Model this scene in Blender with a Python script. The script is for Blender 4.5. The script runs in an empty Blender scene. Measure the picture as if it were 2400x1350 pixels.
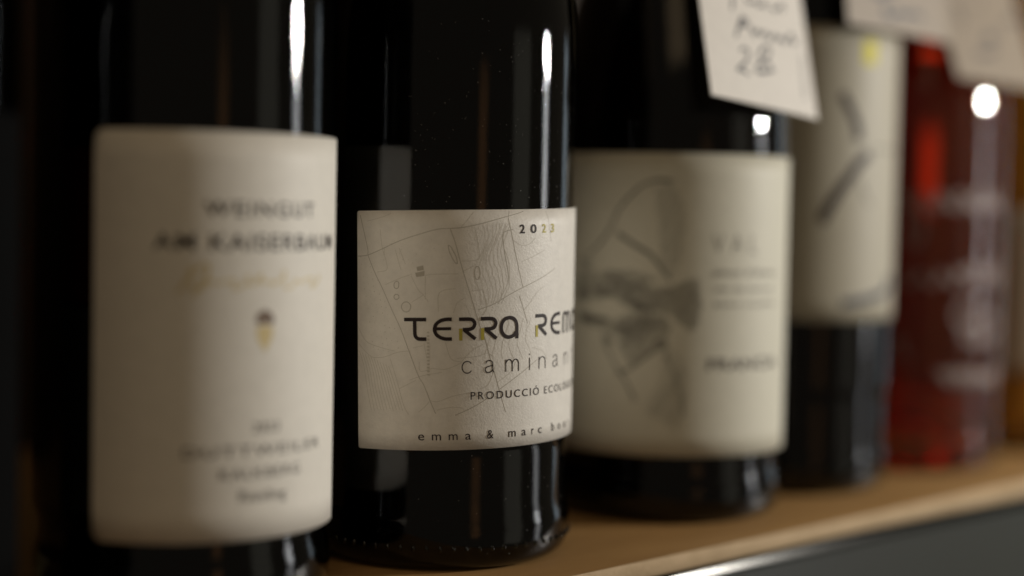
import bpy, bmesh, math, random
from mathutils import Vector, Matrix, Quaternion

scene = bpy.context.scene
col = scene.collection

# ------------------------------------------------------------------ camera
PITCH, ROLL, CAM_H = 0.0463, 0.0195, 0.0992
cam_data = bpy.data.cameras.new('camera')
cam = bpy.data.objects.new('camera', cam_data)
col.objects.link(cam)
fw = Vector((0, math.cos(PITCH), -math.sin(PITCH)))
up = Vector((0, math.sin(PITCH), math.cos(PITCH)))
rt = Vector((1, 0, 0))
rt2 = rt * math.cos(ROLL) + up * math.sin(ROLL)
up2 = up * math.cos(ROLL) - rt * math.sin(ROLL)
m = Matrix((rt2, up2, -fw)).transposed().to_4x4()
m.translation = Vector((0, 0, CAM_H))
cam.matrix_world = m
cam_data.sensor_width = 36.0
cam_data.lens = 59.43
cam_data.clip_start = 0.01
cam_data.clip_end = 100.0
cam_data.dof.use_dof = True
cam_data.dof.focus_distance = 0.4595
cam_data.dof.aperture_fstop = 2.5
scene.camera = cam

# ------------------------------------------------------------------ ambient light of the shop
world = bpy.data.worlds.new('World')
scene.world = world
world.use_nodes = True
bg = world.node_tree.nodes['Background']
bg.inputs['Color'].default_value = (1.0, 0.86, 0.66, 1)
bg.inputs['Strength'].default_value = 0.075

# ------------------------------------------------------------------ shop window beyond the right end of the shelf, plus added lights
def area(name, loc, target, sx, sy, power, color):
    l = bpy.data.lights.new(name, 'AREA')
    l.shape = 'RECTANGLE'
    l.size, l.size_y = sx, sy
    l.energy = power
    l.color = color
    o = bpy.data.objects.new(name, l)
    col.objects.link(o)
    o.location = loc
    o.rotation_euler = (Vector(target) - Vector(loc)).to_track_quat('-Z', 'Y').to_euler()
    return o
area('window_light', (0.80, 0.575, 0.238), (0.0, 0.52, 0.238), 0.08, 0.020, 5.1, (1.0, 0.97, 0.91))
area('window_sill_light', (0.80, 0.575, 0.112), (0.0, 0.52, 0.112), 0.08, 0.215, 0.30, (0.97, 0.98, 1.0))
area('window_base_light', (0.80, 0.575, -0.13), (0.0, 0.52, -0.13), 0.08, 0.25, 0.11, (0.97, 0.98, 1.0))
area('overhead_fill_light', (0.25, -0.60, 1.15), (0.0, 0.52, 0.05), 1.1, 1.1, 2.1, (1.0, 0.72, 0.42))  # unseen lamp added overhead to fill the labels' shaded sides
area('warm_reflection_light', (0.65, -0.55, 0.02), (-0.02, 0.49, 0.02), 0.15, 0.44, 0.06, (1.0, 0.45, 0.16))  # unseen panel added to give the glass a warm brown band
area('dim_reflection_light', (1.10, 0.06, 0.0), (-0.02, 0.49, 0.0), 0.36, 0.7, 0.18, (1.0, 0.97, 0.80))  # unseen panel added for the dim grey band in the glass
area('bottle_glow_light', (0.1985, 0.900, 0.124), (0.0, 0.0, 0.10), 0.016, 0.040, 0.0005, (1.0, 0.80, 0.30))  # hidden light added behind the red bottle to make the wine glow
area('blue_reflection_light', (0.94, 1.23, 0.05), (-0.02, 0.49, 0.05), 0.15, 0.5, 0.22, (0.72, 0.88, 1.0))  # unseen bluish panel added for the cool strip in the glass

scene.view_settings.view_transform = 'Standard'
scene.view_settings.look = 'None'
scene.view_settings.exposure = 0.0
scene.view_settings.gamma = 1.0
scene.cycles.use_denoising = True
scene.cycles.max_bounces = 14
scene.cycles.transmission_bounces = 10
scene.cycles.glossy_bounces = 6
scene.cycles.sample_clamp_indirect = 4.0

# ------------------------------------------------------------------ materials
def mat(name, color, rough=0.5, spec=0.5, metal=0.0, trans=0.0, ior=1.45):
    mt = bpy.data.materials.new(name)
    mt.use_nodes = True
    b = mt.node_tree.nodes['Principled BSDF']
    b.inputs['Base Color'].default_value = (*color, 1)
    b.inputs['Roughness'].default_value = rough
    b.inputs['Metallic'].default_value = metal
    b.inputs['Transmission Weight'].default_value = trans
    b.inputs['IOR'].default_value = ior
    b.inputs['Specular IOR Level'].default_value = spec
    return mt, mt.node_tree, b

def coord(nt):
    return nt.nodes.new('ShaderNodeTexCoord').outputs['Object']

def mapping(nt, vec, scale):
    mp = nt.nodes.new('ShaderNodeMapping')
    mp.inputs['Scale'].default_value = scale
    nt.links.new(vec, mp.inputs['Vector'])
    return mp.outputs['Vector']

def noise(nt, vec, scale, detail=3.0, rough=0.5):
    n = nt.nodes.new('ShaderNodeTexNoise')
    n.inputs['Scale'].default_value = scale
    n.inputs['Detail'].default_value = detail
    n.inputs['Roughness'].default_value = rough
    nt.links.new(vec, n.inputs['Vector'])
    return n.outputs['Fac']

def ramp(nt, fac, stops):
    r = nt.nodes.new('ShaderNodeValToRGB')
    e = r.color_ramp.elements
    while len(e) < len(stops):
        e.new(0.5)
    for i, (p, c) in enumerate(stops):
        e[i].position = p
        e[i].color = (*c, 1) if len(c) == 3 else c
    nt.links.new(fac, r.inputs['Fac'])
    return r.outputs['Color']

def bump(nt, b, height, strength, dist):
    n = nt.nodes.new('ShaderNodeBump')
    n.inputs['Strength'].default_value = strength
    n.inputs['Distance'].default_value = dist
    nt.links.new(height, n.inputs['Height'])
    nt.links.new(n.outputs['Normal'], b.inputs['Normal'])

def paper(name, color, grain=1600, strength=0.25, rough=0.55, fibre=0.04):
    mt, nt, b = mat(name, color, rough, 0.35)
    v = coord(nt)
    n1 = noise(nt, v, grain, 5, 0.65)
    bump(nt, b, n1, strength, 0.00025)
    c2 = tuple(c * (1 - fibre * 2.2) for c in color)
    cr = ramp(nt, noise(nt, v, 260, 6, 0.7), [(0.3, c2), (0.7, color)])
    nt.links.new(cr, b.inputs['Base Color'])
    return mt

M = {}
M['paper_white'] = paper('paper_smooth_white', (0.80, 0.755, 0.67), 900, 0.06)
M['paper_laid'] = paper('paper_felt_white', (0.78, 0.735, 0.66), 1500, 0.50, 0.42, 0.06)
M['paper_cream'] = paper('paper_cream', (0.60, 0.567, 0.46), 900, 0.10)
M['paper_tall'] = paper('paper_tall_label', (0.40, 0.362, 0.28), 900, 0.10)
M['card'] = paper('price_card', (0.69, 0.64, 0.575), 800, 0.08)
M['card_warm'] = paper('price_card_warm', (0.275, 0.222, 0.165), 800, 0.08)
M['paper_beige'] = paper('paper_beige', (0.42, 0.33, 0.24), 800, 0.08)
M['paper_red'] = paper('paper_red', (0.40, 0.02, 0.02), 800, 0.08)
M['paper_grey'] = paper('paper_grey', (0.25, 0.26, 0.24), 800, 0.08)
M['ink'] = mat('ink_dark_brown', (0.030, 0.020, 0.018), 0.55, 0.25)[0]
M['ink_brown'] = mat('ink_brown', (0.20, 0.14, 0.10), 0.5, 0.3)[0]
M['ink_soft'] = mat('ink_soft_grey', (0.10, 0.085, 0.075), 0.6, 0.2)[0]
M['ink_pencil'] = mat('ink_pencil', (0.10, 0.095, 0.08), 0.6, 0.2)[0]
M['ink_line'] = mat('ink_map_line', (0.56, 0.52, 0.44), 0.6, 0.2)[0]
M['ink_contour'] = mat('ink_map_contour', (0.61, 0.57, 0.49), 0.6, 0.2)[0]
M['black_reflection_mask'] = mat('black_reflection_mask', (0.006, 0.006, 0.006), 1.0, 0.0)[0]  # matte black for the added sheet that suppresses reflections
M['ink_road'] = mat('ink_map_road', (0.45, 0.41, 0.34), 0.6, 0.2)[0]
M['ink_olive'] = mat('ink_olive_yellow', (0.45, 0.38, 0.06), 0.5, 0.3)[0]
M['ink_gold'] = mat('ink_gold', (0.66, 0.53, 0.27), 0.42, 0.5)[0]
M['ink_blue'] = mat('ink_blue_grey', (0.05, 0.055, 0.07), 0.6, 0.2)[0]
M['ink_yellow'] = mat('ink_yellow', (0.62, 0.55, 0.06), 0.6, 0.2)[0]
M['pen'] = mat('pen_black', (0.05, 0.05, 0.06), 0.5, 0.3)[0]
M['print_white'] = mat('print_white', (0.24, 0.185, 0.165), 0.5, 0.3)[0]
M['string'] = mat('string_jute', (0.35, 0.26, 0.15), 0.9, 0.1)[0]
M['dust'] = mat('dust', (0.48, 0.46, 0.43), 0.9, 0.1)[0]
M['cork'] = mat('capsule_black', (0.02, 0.018, 0.016), 0.35, 0.5)[0]
M['cap_red'] = mat('capsule_dark_red', (0.12, 0.01, 0.01), 0.35, 0.5)[0]

def glass(name, tint, rough=0.011, grain=0.12):
    mt, nt, b = mat(name, tint, rough, 0.5, 0, 1.0, 1.5)
    v = coord(nt)
    # slow pressing waviness and a fine orange-peel skin
    w = noise(nt, mapping(nt, v, (1, 1, 0.35)), 55, 2, 0.4)
    f = noise(nt, v, 2600, 3, 0.6)
    mx = nt.nodes.new('ShaderNodeMath'); mx.operation = 'MULTIPLY_ADD'
    nt.links.new(f, mx.inputs[0]); mx.inputs[1].default_value = grain
    nt.links.new(w, mx.inputs[2])
    bump(nt, b, mx.outputs[0], 0.16, 0.0006)
    r = ramp(nt, noise(nt, v, 140, 4, 0.7), [(0.35, (rough * 0.6,) * 3), (0.75, (rough * 3.0,) * 3)])
    nt.links.new(r, b.inputs['Roughness'])
    return mt
M['glass_olive'] = glass('glass_dark_olive', (0.20, 0.19, 0.09))
M['glass_black'] = glass('glass_black_green', (0.10, 0.11, 0.07))
M['glass_brown'] = glass('glass_brown', (0.20, 0.12, 0.06))
M['glass_clear'] = glass('glass_clear', (0.92, 0.90, 0.86), 0.015, 0.03)
M['wine_dark'] = mat('wine_dark', (0.0025, 0.002, 0.002), 0.6, 0.0)[0]
M['wine_rust'] = mat('wine_rust_dark', (0.007, 0.0025, 0.002), 0.6, 0.0)[0]

def liquid(name, acol, dens, tint):
    mt, nt, b = mat(name, tint, 0.0, 0.5, 0, 0.965, 0.9)
    a = nt.nodes.new('ShaderNodeVolumeAbsorption')
    a.inputs['Color'].default_value = (*acol, 1)
    a.inputs['Density'].default_value = dens
    nt.links.new(a.outputs['Volume'], nt.nodes['Material Output'].inputs['Volume'])
    return mt
M['wine_red'] = liquid('wine_red_clear', (0.94, 0.30, 0.07), 56, (1.0, 0.50, 0.22))
M['wine_amber'] = mat('wine_amber_cloudy', (0.50, 0.21, 0.015), 1.0, 0.0)[0]

def wood(name, dark, light, rough, along, bs=0.12):
    mt, nt, b = mat(name, light, rough, 0.3)
    v = mapping(nt, coord(nt), along)
    g = noise(nt, v, 90, 6, 0.65)
    f = noise(nt, coord(nt), 900, 4, 0.7)
    mx = nt.nodes.new('ShaderNodeMath'); mx.operation = 'MULTIPLY_ADD'
    nt.links.new(f, mx.inputs[0]); mx.inputs[1].default_value = 0.35
    nt.links.new(g, mx.inputs[2])
    nt.links.new(ramp(nt, mx.outputs[0], [(0.40, dark), (0.85, light)]), b.inputs['Base Color'])
    bump(nt, b, f, bs, 0.0004)
    return mt
M['wood_top'] = wood('wood_shelf_top', (0.23, 0.125, 0.045), (0.33, 0.19, 0.072), 0.42, (0.12, 1, 1))
M['wood_edge'] = wood('wood_raw_edge', (0.42, 0.30, 0.17), (0.60, 0.44, 0.27), 0.75, (0.5, 1, 1), 0.5)
M['wood_back'] = wood('wood_back_panel', (0.022, 0.014, 0.008), (0.040, 0.025, 0.014), 0.6, (1, 1, 0.12))
mt, nt, b = mat('painted_steel_rail', (0.040, 0.042, 0.037), 0.30, 0.5, 0.0)
bump(nt, b, noise(nt, mapping(nt, coord(nt), (0.05, 1, 1)), 900, 3), 0.05, 0.0003)
M['steel'] = mt
M['chrome'] = mat('bare_steel_lip', (0.020, 0.0195, 0.018), 0.18, 0.5, 1.0)[0]

# ------------------------------------------------------------------ mesh helpers
def link_mesh(name, verts, faces, material, parent=None, smooth=False):
    me = bpy.data.meshes.new(name)
    me.from_pydata(verts, [], faces)
    me.update()
    if smooth:
        me.polygons.foreach_set('use_smooth', [True] * len(me.polygons))
    me.materials.append(material)
    o = bpy.data.objects.new(name, me)
    col.objects.link(o)
    o.parent = parent
    return o

def tag(o, label, cat, group=None):
    o['label'] = label
    o['category'] = cat
    if group:
        o['group'] = group

def pchip(pts, step):
    # monotone cubic through (z, r) pairs, resampled
    n = len(pts)
    h = [pts[i + 1][0] - pts[i][0] for i in range(n - 1)]
    dl = [(pts[i + 1][1] - pts[i][1]) / h[i] for i in range(n - 1)]
    sl = [dl[0]] + [0] * (n - 2) + [dl[-1]]
    for i in range(1, n - 1):
        if dl[i - 1] * dl[i] > 0:
            w1, w2 = 2 * h[i] + h[i - 1], h[i] + 2 * h[i - 1]
            sl[i] = (w1 + w2) / (w1 / dl[i - 1] + w2 / dl[i])
    out = []
    for i in range(n - 1):
        k = max(1, int(math.ceil(h[i] / step)))
        for j in range(k):
            t = j / k
            a, bb = pts[i], pts[i + 1]
            out.append((a[0] + h[i] * t,
                        (2 * t**3 - 3 * t**2 + 1) * a[1] + (t**3 - 2 * t**2 + t) * h[i] * sl[i]
                        + (-2 * t**3 + 3 * t**2) * bb[1] + (t**3 - t**2) * h[i] * sl[i + 1]))
    out.append(pts[-1])
    return out

def lathe(name, prof, material, parent, seg=128):
    # prof: list of (r, z) from the axis round to the axis again
    v, f, rings = [], [], []
    for r, z in prof:
        if r < 1e-6:
            rings.append([len(v)]); v.append((0, 0, z))
        else:
            rings.append(list(range(len(v), len(v) + seg)))
            v += [(r * math.sin(2 * math.pi * k / seg), -r * math.cos(2 * math.pi * k / seg), z) for k in range(seg)]
    for a, c in zip(rings, rings[1:]):
        for k in range(seg):
            k2 = (k + 1) % seg
            if len(a) == 1:
                f.append((a[0], c[k2], c[k]))
            elif len(c) == 1:
                f.append((a[k], a[k2], c[0]))
            else:
                f.append((a[k], a[k2], c[k2], c[k]))
    return link_mesh(name, v, f, material, parent, True)

def catmull(pts, n=6, closed=False):
    out = []
    L = len(pts)
    rng = range(L if closed else L - 1)
    for i in rng:
        g = (lambda k: pts[k % L]) if closed else (lambda k: pts[min(max(k, 0), L - 1)])
        p0, p1, p2, p3 = g(i - 1), g(i), g(i + 1), g(i + 2)
        for j in range(n):
            t = j / n
            out.append(tuple(0.5 * (2 * p1[c] + (p2[c] - p0[c]) * t + (2 * p0[c] - 5 * p1[c] + 4 * p2[c] - p3[c]) * t * t
                                    + (3 * p1[c] - p0[c] - 3 * p2[c] + p3[c]) * t**3) for c in (0, 1)))
    out.append(pts[0] if closed else pts[-1])
    return out

class Ink:
    """flat printed shapes in label millimetres, later wrapped round the bottle"""
    def __init__(self):
        self.v, self.f = [], []
    def ribbon(self, pts, w, w1=None):
        # resample so that every step follows the curve of the glass
        q = [pts[0]]
        for a, c in zip(pts, pts[1:]):
            k = max(1, int(math.hypot(c[0] - a[0], c[1] - a[1]) / 0.9))
            q += [(a[0] + (c[0] - a[0]) * j / k, a[1] + (c[1] - a[1]) * j / k) for j in range(1, k + 1)]
        n = len(q)
        base = len(self.v)
        for i in range(n):
            a, c = q[max(i - 1, 0)], q[min(i + 1, n - 1)]
            dx, dy = c[0] - a[0], c[1] - a[1]
            L = math.hypot(dx, dy) or 1
            ww = w if w1 is None else w + (w1 - w) * i / max(n - 1, 1)
            self.v += [(q[i][0] - dy / L * ww / 2, q[i][1] + dx / L * ww / 2), (q[i][0] + dy / L * ww / 2, q[i][1] - dx / L * ww / 2)]
        for i in range(n - 1):
            k = base + 2 * i
            self.f.append((k, k + 1, k + 3, k + 2))
    def poly(self, pts):
        b0 = len(self.v)
        self.v += list(pts)
        self.f.append(tuple(range(b0, b0 + len(pts))))
    def dot(self, x, y, r, n=8):
        self.poly([(x + r * math.cos(2 * math.pi * k / n), y + r * math.sin(2 * math.pi * k / n)) for k in range(n)])
    def hatch(self, pg, step, w, ang, rng):
        # pencil hatching that fills a polygon
        ca, sa = math.cos(ang), math.sin(ang)
        R = [(x * ca + y * sa, -x * sa + y * ca) for x, y in pg]
        y = min(p[1] for p in R) + step / 2
        while y < max(p[1] for p in R):
            xs = sorted(a[0] + (y - a[1]) / (c[1] - a[1]) * (c[0] - a[0]) for a, c in zip(R, R[1:] + R[:1]) if (a[1] - y) * (c[1] - y) < 0)
            for x0, x1 in zip(xs[::2], xs[1::2]):
                x0 += rng.uniform(-.5, .5); x1 += rng.uniform(-.5, .5)
                if x1 - x0 > 0.4:
                    ym = y + rng.uniform(-.2, .2)
                    self.ribbon([(X * ca - Y * sa, X * sa + Y * ca) for X, Y in ((x0, y), ((x0 + x1) / 2, ym), (x1, y + rng.uniform(-.2, .2)))], w * rng.uniform(.7, 1.3))
            y += step * rng.uniform(.75, 1.25)
    def text(self, s, x0, base, cap, x1=None, bold=0.0, spacing=1.0, shear=0.0, align='l'):
        cu = bpy.data.curves.new('glyphs', 'FONT')
        cu.body = s
        cu.size = 1.0
        cu.space_character = spacing
        cu.offset = bold
        cu.shear = shear
        cu.resolution_u = 4
        o = bpy.data.objects.new('glyphs', cu)
        col.objects.link(o)
        dg = bpy.context.evaluated_depsgraph_get()
        me = bpy.data.meshes.new_from_object(o.evaluated_get(dg))
        vs = [(v.co.x, v.co.y) for v in me.vertices]
        fs = [tuple(p.vertices) for p in me.polygons]
        bpy.data.objects.remove(o)
        bpy.data.curves.remove(cu)
        bpy.data.meshes.remove(me)
        lo, hi = min(v[0] for v in vs), max(v[0] for v in vs)
        k = cap / 0.70
        kx = k if x1 is None else (x1 - x0) / (hi - lo)
        if align == 'c':
            x0 = x0 - (hi - lo) * kx / 2
        b0 = len(self.v)
        self.v += [(x0 + (x - lo) * kx, base + y * k) for x, y in vs]
        self.f += [tuple(b0 + i for i in f) for f in fs]
    def wrap(self, name, material, parent, r, lift=0.00018, tilt=0.0, tilt_y=0.0):
        out = []
        rr = r + lift
        for x, y in self.v:
            u = x - tilt * (y - tilt_y)
            z = y + tilt * x
            a = u / 1000 / r
            out.append((rr * math.sin(a), -rr * math.cos(a), z / 1000))
        return link_mesh(name, out, self.f, material, parent)
    def flat(self, name, material, parent, origin, w, h, nrm, lift):
        out = [tuple(origin + w * (x / 1000) + h * (y / 1000) + nrm * lift) for x, y in self.v]
        return link_mesh(name, out, self.f, material, parent)

def wrapped_label(parent, x0, x1, y0, y1, r, material, corner=1.0, tilt=0.0, tilt_y=0.0, name='label', thick=0.00012):
    xs = [x0 + corner * (1 - math.cos(math.pi / 2 * k / 6)) for k in range(7)]
    n = int((x1 - x0 - 2 * corner) / 0.6)
    xs += [x0 + corner + (x1 - x0 - 2 * corner) * k / n for k in range(1, n)]
    xs += [x1 - corner * (1 - math.cos(math.pi / 2 * (6 - k) / 6)) for k in range(7)]
    def inset(x):
        e = min(x - x0, x1 - x)
        return 0 if e >= corner else corner - math.sqrt(max(0, corner**2 - (corner - e)**2))
    rows = 14
    v, f = [], []
    def put(x, y, rr):
        u = x - tilt * (y - tilt_y)
        z = y + tilt * x
        a = u / 1000 / r
        v.append((rr * math.sin(a), -rr * math.cos(a), z / 1000))
    for x in xs:
        i = inset(x)
        for k in range(rows + 1):
            put(x, y0 + i + (y1 - y0 - 2 * i) * k / rows, r + thick)
    nf = len(v)
    R1 = rows + 1
    for c in range(len(xs) - 1):
        for k in range(rows):
            f.append((c * R1 + k, (c + 1) * R1 + k, (c + 1) * R1 + k + 1, c * R1 + k + 1))
    # paper edge down to the glass
    ring = [c * R1 for c in range(len(xs))] + [(len(xs) - 1) * R1 + k for k in range(1, R1)] + \
           [c * R1 + rows for c in range(len(xs) - 2, -1, -1)] + [k for k in range(rows - 1, 0, -1)]
    for i in ring:
        p = Vector(v[i]); q = Vector((p.x, p.y, 0)).normalized() * (r - 0.0002)
        v.append((q.x, q.y, p.z))
    L = len(ring)
    for i in range(L):
        f.append((ring[i], nf + i, nf + (i + 1) % L, ring[(i + 1) % L]))
    o = link_mesh(name, v, f, material, parent)
    o.data.polygons.foreach_set('use_smooth', [True] * ((len(xs) - 1) * rows) + [False] * L)
    return o

# ------------------------------------------------------------------ the shelf
E0 = Vector((0.0885, 0.5274, 0))            # a point on the front edge
DA = 0.7934861
D = Vector((math.cos(DA), math.sin(DA), 0)) # along the shelf
N = Vector((D.y, -D.x, 0))                  # out of the shelf
Z = Vector((0, 0, 1))
shelf_frame = Matrix((D, N, Z)).transposed().to_4x4()   # local x along, y to the front
shelf_frame.translation = E0

def bevel_box(name, lo, hi, material, parent, bev=0.0006, segs=2):
    bm = bmesh.new()
    bmesh.ops.create_cube(bm, size=1)
    for v in bm.verts:
        v.co = Vector(((lo[i] + hi[i]) / 2 + v.co[i] * (hi[i] - lo[i]) for i in range(3)))
    bmesh.ops.bevel(bm, geom=list(bm.edges), offset=bev, segments=segs, profile=0.5, affect='EDGES')
    me = bpy.data.meshes.new(name)
    bm.to_mesh(me); bm.free()
    me.polygons.foreach_set('use_smooth', [True] * len(me.polygons))
    me.materials.append(material)
    o = bpy.data.objects.new(name, me)
    col.objects.link(o)
    o.parent = parent
    return o

shelf = bevel_box('shelf', (-0.62, -0.30, -0.0050), (1.5, -0.0004, 0), M['wood_top'], None, 0.0002, 1)
shelf.matrix_world = shelf_frame
shelf['kind'] = 'structure'
shelf['label'] = 'brown wooden shelf board with a pale raw front edge'
bevel_box('edge_band', (-0.62, -0.0004, -0.0050), (1.5, 0.0002, 0.00004), M['wood_edge'], shelf, 0.0001, 1)
# pressed steel rail carrying the board: rounded lip, then a flat apron
v, f = [], []
prof = [(-0.0016, -0.0068), (-0.0013, -0.00684), (-0.00115, -0.0069), (-0.00080, -0.0077), (-0.00046, -0.0085), (-0.00040, -0.0088),
        (-0.00048, -0.0091), (-0.0008, -0.0093), (-0.0012, -0.0097), (-0.0014, -0.0105), (-0.0014, -0.075), (-0.03, -0.075), (-0.03, -0.0061)]
npf = len(prof)
for x in (-0.62, 1.5):
    v += [(x, y, z) for y, z in prof]
for k in range(npf):
    k2 = (k + 1) % npf
    f.append((k, k + npf, k2 + npf, k2))
f += [tuple(range(npf - 1, -1, -1)), tuple(range(npf, 2 * npf))]
rail = link_mesh('rail', v, f, M['steel'], shelf)
rail.data.polygons.foreach_set('use_smooth', [k in (0, 1, 5, 6, 7, 8) for k in range(len(rail.data.polygons))])
rail.data.materials.append(M['chrome'])
rail.data.polygons.foreach_set('material_index', [1 if k < 7 else 0 for k in range(len(rail.data.polygons))])
wall = bevel_box('wall', (-0.62, -0.318, -0.0049), (1.5, -0.302, 0.50), M['wood_back'], None, 0.0005, 1)
wall.matrix_world = shelf_frame
wall['kind'] = 'structure'
wall['label'] = 'dark wooden back panel behind the bottles'

# ------------------------------------------------------------------ printed artwork, in millimetres on each label or card
ROADS = [[(-24.2,97.5),(-22.8,92.6),(-21.6,88.0),(-21.5,86.4),(-19.2,81.5),(-17.1,77.7),(-14.4,72.1),(-11.7,66.5),(-9.3,60.2),(-7.0,54.1),(-5.5,51.5),(-3.8,47.1),(-2.4,43.8)],[(-25.3,86.3),(-21.7,86.6),(-17.0,88.3),(-12.0,90.4),(-6.4,92.2),(-1.5,93.5),(2.0,93.7),(5.2,93.9),(9.9,94.8),(15.6,96.2),(21.8,97.7),(23.1,98.1)],[(2.0,93.5),(3.3,89.8),(4.6,84.7),(6.4,78.5),(8.0,73.3),(9.9,67.1),(11.3,63.7),(12.5,59.0),(14.7,51.8),(15.9,47.7),(17.2,43.5)],[(18.3,96.3),(19.2,92.5),(21.1,84.3),(22.9,77.5)],[(19.8,93.2),(17.7,92.8),(16.6,91.7),(17.3,86.1),(18.2,81.7),(18.5,78.2)],[(9.4,71.7),(14.0,73.2),(18.5,75.5),(22.9,77.3),(29.0,79.4),(36.2,82.1)],[(21.7,75.1),(23.1,71.5),(24.6,67.3)],[(2.8,43.3),(7.8,45.4),(11.8,47.6)],[(15.6,50.0),(20.7,53.0),(28.1,57.2)]]
OVALS = [[(3.1,86.9),(3.5,86.0),(3.7,85.1),(3.8,84.5),(3.7,84.2),(3.4,84.3),(3.0,84.8),(2.5,85.6),(2.1,86.5),(1.7,87.4),(1.5,88.3),(1.4,88.9),(1.5,89.2),(1.8,89.0),(2.2,88.6),(2.6,87.8),(3.1,86.9)],[(10.0,81.6),(9.9,81.0),(9.7,80.4),(9.5,80.0),(9.2,79.9),(8.9,80.0),(8.6,80.4),(8.5,81.0),(8.4,81.7),(8.5,82.3),(8.7,82.9),(8.9,83.3),(9.2,83.4),(9.5,83.3),(9.8,82.9),(9.9,82.3),(10.0,81.6)],[(-12.2,78.5),(-12.3,78.1),(-12.4,77.8),(-12.7,77.6),(-13.0,77.6),(-13.3,77.7),(-13.5,77.9),(-13.6,78.2),(-13.6,78.6),(-13.5,79.0),(-13.3,79.3),(-13.0,79.5),(-12.7,79.6),(-12.5,79.5),(-12.3,79.3),(-12.2,78.9),(-12.2,78.5)],[(-12.2,75.4),(-12.2,75.1),(-12.4,74.9),(-12.6,74.7),(-12.9,74.7),(-13.2,74.7),(-13.4,74.9),(-13.6,75.1),(-13.6,75.3),(-13.6,75.6),(-13.4,75.8),(-13.2,76.0),(-12.9,76.0),(-12.6,76.0),(-12.4,75.8),(-12.2,75.6),(-12.2,75.4)],[(-8.9,72.7),(-9.0,72.2),(-9.3,71.7),(-9.7,71.4),(-10.2,71.3),(-10.7,71.4),(-11.1,71.7),(-11.4,72.2),(-11.5,72.7),(-11.4,73.2),(-11.1,73.6),(-10.7,73.9),(-10.2,74.0),(-9.7,73.9),(-9.3,73.6),(-9.0,73.2),(-8.9,72.7)]]
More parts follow.
